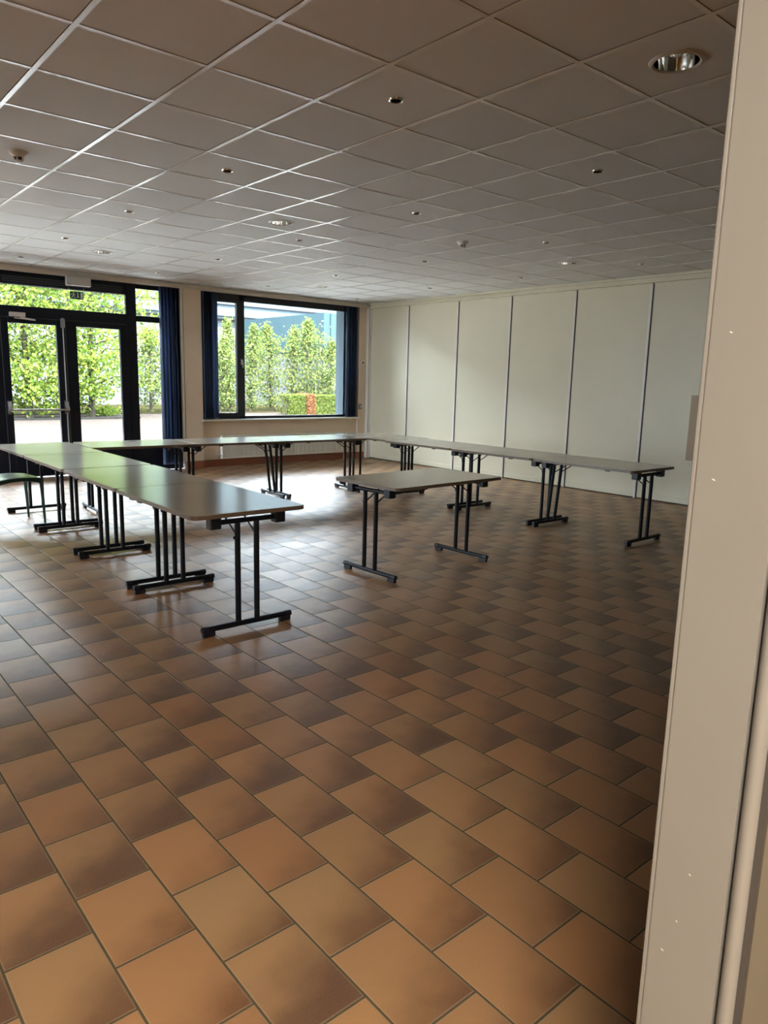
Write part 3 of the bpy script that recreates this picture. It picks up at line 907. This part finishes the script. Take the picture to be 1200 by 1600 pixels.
for (c, r), lab in (((0.5, 3.5), 'white smoke detector on the ceiling at the left edge'), ((7.5, 3.5), 'white smoke detector on the ceiling above the lone table')):
    if det is None:
        det = thing('smoke_detector', P(c, r), lab, 'smoke detector', 'ceiling smoke detectors')
        MB().lathe([(0.0, -0.0005), (0.060, -0.0005), (0.060, -0.008), (0.052, -0.018), (0.032, -0.036), (0.0, -0.036)], n=32).build('base', 'white_plastic', det, smooth=True)
        MB().lathe([(0.028, -0.036), (0.026, -0.055), (0.0, -0.055)], n=24).build('sensor_chamber', 'dark_gap', det, smooth=True)
        f = MB()
        for k in range(6):
            a = 2 * pi * k / 6
            f.tube([(0.035 * cos(a), 0.035 * sin(a), -0.034), (0.025 * cos(a), 0.025 * sin(a), -0.062)], 0.004, 6)
        f.build('cage_rib', 'white_plastic', det)
        MB().lathe([(0.0, -0.055), (0.027, -0.055), (0.025, -0.066), (0.012, -0.071), (0.0, -0.071)], n=24).build('cap', 'white_plastic', det, smooth=True)
    else:
        k = copy_tree(det); k.location = P(c, r); k['label'] = lab
hk = thing('ceiling_hook', (8.20, 10.50, HC), 'small metal hook hanging from the ceiling near the far corner', 'hook')
MB().lathe([(0.0, -0.003), (0.045, -0.004), (0.045, -0.012), (0.0, -0.013)], n=20).build('plate', 'silver', hk, smooth=True)
MB().tube([(0, 0, -0.012), (0, 0, -0.07), (0.012, 0, -0.085), (0.0, 0, -0.10), (-0.012, 0, -0.085)], 0.006, 8).build('stem', 'grey_plastic', hk, smooth=True)

# ------------------------------------------------------------------ outside
ZG = -0.06
struct(MB().box(-40, 70, 11.42, 90, ZG - 0.1, ZG).build('ground_outside', 'paving'), 'pale sunlit paved yard outside', 'ground')
struct(MB().box(-40, XL - 0.2, -30, 11.42, ZG - 0.1, ZG).build('bounce_terrace_ground', 'terrace'), 'added terrace along the unseen left side, bouncing light in', 'ground')  # unseen terrace added to bounce light through the side windows
struct(MB().box(-40, 60, 11.42, 16.0, ZG, ZG + 0.012).build('bounce_apron_ground', 'concrete'), 'added pale concrete apron bouncing daylight in along the window wall', 'ground')  # added apron out of view, bounces daylight up to the ceiling
struct(MB().box(-8, 10.2, 25.55, 25.70, ZG, ZG + 0.06).build('kerb', 'kerb'), 'low dark kerb at the edge of the yard', 'kerb')
struct(MB().box(-20, 60, 28.6, 36, ZG, ZG + 0.04).build('planting_bed_ground', 'soil'), 'planting bed behind the yard', 'ground')

# building behind the trees
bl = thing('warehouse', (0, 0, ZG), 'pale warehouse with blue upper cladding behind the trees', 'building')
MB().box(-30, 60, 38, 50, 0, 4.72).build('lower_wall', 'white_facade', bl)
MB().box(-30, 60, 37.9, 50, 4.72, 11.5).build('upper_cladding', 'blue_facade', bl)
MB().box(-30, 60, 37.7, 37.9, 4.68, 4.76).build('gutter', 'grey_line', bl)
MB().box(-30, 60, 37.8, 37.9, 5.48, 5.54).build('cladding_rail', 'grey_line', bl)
MB().box(-30, 60, 37.8, 37.9, 4.86, 4.90).build('eaves_rail', 'grey_line', bl)
wg = thing('warehouse_wing', (0, 0, ZG), 'blue clad end wing of the warehouse above the hedge', 'building')
MB().box(20.98, 40, 29.5, 37.6, 0, 2.84).build('lower_wall', 'white_facade', wg)
cb = MB()
k = 0
xx = 20.9
while xx < 30:
    cb.box(xx, xx + 0.30, 29.35, 29.5, 2.84, 4.68); cb.box(xx + 0.30, xx + 0.42, 29.42, 29.5, 2.84, 4.68)
    xx += 0.42
cb.box(20.9, 40, 29.5, 37.6, 2.84, 4.68)
cb.build('ribbed_cladding', 'blue_cladding', wg)

def leaf_cloud(rng, pts, size, droop=0.3):
    m = MB()
    for p in pts:
        s = size * rng.uniform(0.6, 1.3)
        n = Vector((rng.gauss(0, 1), rng.gauss(0, 1) - 0.4, rng.gauss(0, 0.8) + 0.6)).normalized()
        a = n.cross(Vector((rng.gauss(0, 1), rng.gauss(0, 1), rng.gauss(0, 1)))).normalized()
        b = n.cross(a)
        m.add([p - a * s * .5, p + b * s * .28 - a * s * .05, p + a * s * .5, p - b * s * .28 - a * s * .05], [(0, 1, 2, 3)])
    return m
def make_tree(name, x, y, h, rad, n, size, mat, label, group, seed, shape='broad', base=0.1, nb=26, cat='tree'):
    rng = random.Random(seed)
    r = thing(name, (x, y, ZG), label, cat, group)
    tr = MB()
    lean = (rng.uniform(-.2, .2), rng.uniform(-.2, .2))
    tr.tube([(0, 0, 0), (lean[0] * .3, lean[1] * .3, h * .3), (lean[0] * .6, lean[1] * .6, h * .6), (lean[0], lean[1], h * .93)], [0.09 * h / 6, 0.07 * h / 6, 0.045 * h / 6, 0.012], 8)
    trunk = tr.build('trunk', 'bark', r, smooth=True)
    bm_ = MB(); pts = []
    def prof(t):
        if shape == 'broad': return rad * (0.55 + 0.75 * math.sin(pi * min(1, max(0, t)) ** 0.8)) * (1 - 0.55 * t ** 3)
        return rad * (0.75 + 0.5 * math.sin(pi * t)) * (1 - t ** 4) * (1 if t < .75 else 0.8)
    per = n // nb
    for i in range(nb):
        t = (i + rng.random()) / nb
        z = h * (base + (1 - base) * t * 0.96)
        a = i * 2.399 + rng.uniform(-.4, .4)
        L = prof(t) * rng.uniform(0.75, 1.15)
        up = (0.35 if shape == 'broad' else 1.1) * L * rng.uniform(.4, 1.2)
        p0 = Vector((lean[0] * z / h, lean[1] * z / h, z * 0.94))
        p2 = p0 + Vector((cos(a) * L, sin(a) * L, up))
        p1 = (p0 + p2) / 2 + Vector((0, 0, 0.12 * L))
        bm_.tube([p0, p1, p2], [0.022 * h / 6, 0.014 * h / 6, 0.004], 5)
        for k in range(per):
            s = rng.random() ** 0.6
            q = p0.lerp(p2, s) + Vector((0, 0, 0.12 * L * math.sin(pi * s)))
            sp_ = (0.10 + 0.24 * L) * (0.5 + 0.5 * s)
            q += Vector((rng.gauss(0, sp_), rng.gauss(0, sp_), rng.gauss(0, sp_ * (0.42 if shape == 'broad' else 1.0)) - 0.1 * sp_))
            if q.z < 0.05: q.z = rng.uniform(0.05, 0.4)
            pts.append(q)
    bm_.build('branch', 'bark', trunk, smooth=True)['kind'] = 'stuff'
    leaf_cloud(rng, pts, size).build('crown', mat, r, recalc=False)['kind'] = 'stuff'
    return r
GT = 'hornbeams behind the glass doors'
GS = 'tall slim shrubs behind the wide window'
for i, (x, y, h, rad, n, lab) in enumerate((
        (4.6, 27.0, 8.4, 2.3, 8000, 'yellow-green hornbeam at the far left, half outside the photo'),
        (6.9, 26.9, 8.0, 1.9, 9000, 'yellow-green hornbeam seen through the left door leaf'),
        (9.1, 27.3, 8.2, 2.0, 9000, 'yellow-green hornbeam seen through the right door leaf'))):
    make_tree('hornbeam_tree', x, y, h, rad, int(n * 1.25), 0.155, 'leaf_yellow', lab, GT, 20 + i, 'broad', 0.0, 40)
for i, (x, y, h, rad, n, lab) in enumerate((
        (12.15, 29.3, 3.6, 0.75, 4600, 'slim shrub seen through the side light right of the doors'),
        (13.6, 29.6, 4.0, 0.8, 4000, 'slim shrub hidden partly by the long blue blind'),
        (15.30, 29.3, 3.5, 0.50, 4200, 'leftmost slim shrub in the wide window, behind the narrow sash'),
        (15.98, 29.7, 4.5, 0.40, 3600, 'tall thin shrub just left of the window mullion'),
        (16.75, 29.2, 4.2, 0.42, 4200, 'slim shrub just right of the window mullion'),
        (17.95, 29.3, 4.3, 0.50, 5000, 'pointed slim shrub left of the middle of the wide window'),
        (18.75, 28.9, 4.2, 0.40, 3400, 'thin sparse shrub in the middle of the wide window'),
        (19.75, 28.7, 4.6, 0.72, 7600, 'tall full shrub right of the middle of the wide window'),
        (20.65, 28.5, 3.6, 0.50, 4200, 'full shrub in front of the blue clad wing'))):
    make_tree('slim_shrub', x, y, h, rad, int(n * .62), 0.12, 'leaf_green', lab, GS, 50 + i, 'column', 0.02, 30, 'shrub')

def hedge(name, x0, x1, y0, y1, z1, n, mat, label, seed):
    rng = random.Random(seed)
    r = thing(name, ((x0 + x1) / 2, (y0 + y1) / 2, ZG), label, 'hedge', 'clipped hedge by the warehouse')
    hx, hy = (x1 - x0) / 2, (y1 - y0) / 2
    pts = []
    for k in range(n):
        q = Vector((rng.uniform(-hx, hx), rng.uniform(-hy, hy), rng.uniform(0.02, z1)))
        f = rng.random()
        if f < .45: q.y = -hy + abs(rng.gauss(0, .06))
        elif f < .7: q.z = z1 - abs(rng.gauss(0, .05))
        pts.append(q)
    leaf_cloud(rng, pts, 0.085).build('foliage', mat, r, recalc=False)['kind'] = 'stuff'
    st = MB()
    for k in range(14):
        xx = -hx * .95 + 2 * hx * .95 * k / 13
        st.tube([(xx, 0, 0), (xx + rng.uniform(-.1, .1), rng.uniform(-.1, .1), z1 * .85)], 0.02, 5)
    st.build('stem', 'bark', r)
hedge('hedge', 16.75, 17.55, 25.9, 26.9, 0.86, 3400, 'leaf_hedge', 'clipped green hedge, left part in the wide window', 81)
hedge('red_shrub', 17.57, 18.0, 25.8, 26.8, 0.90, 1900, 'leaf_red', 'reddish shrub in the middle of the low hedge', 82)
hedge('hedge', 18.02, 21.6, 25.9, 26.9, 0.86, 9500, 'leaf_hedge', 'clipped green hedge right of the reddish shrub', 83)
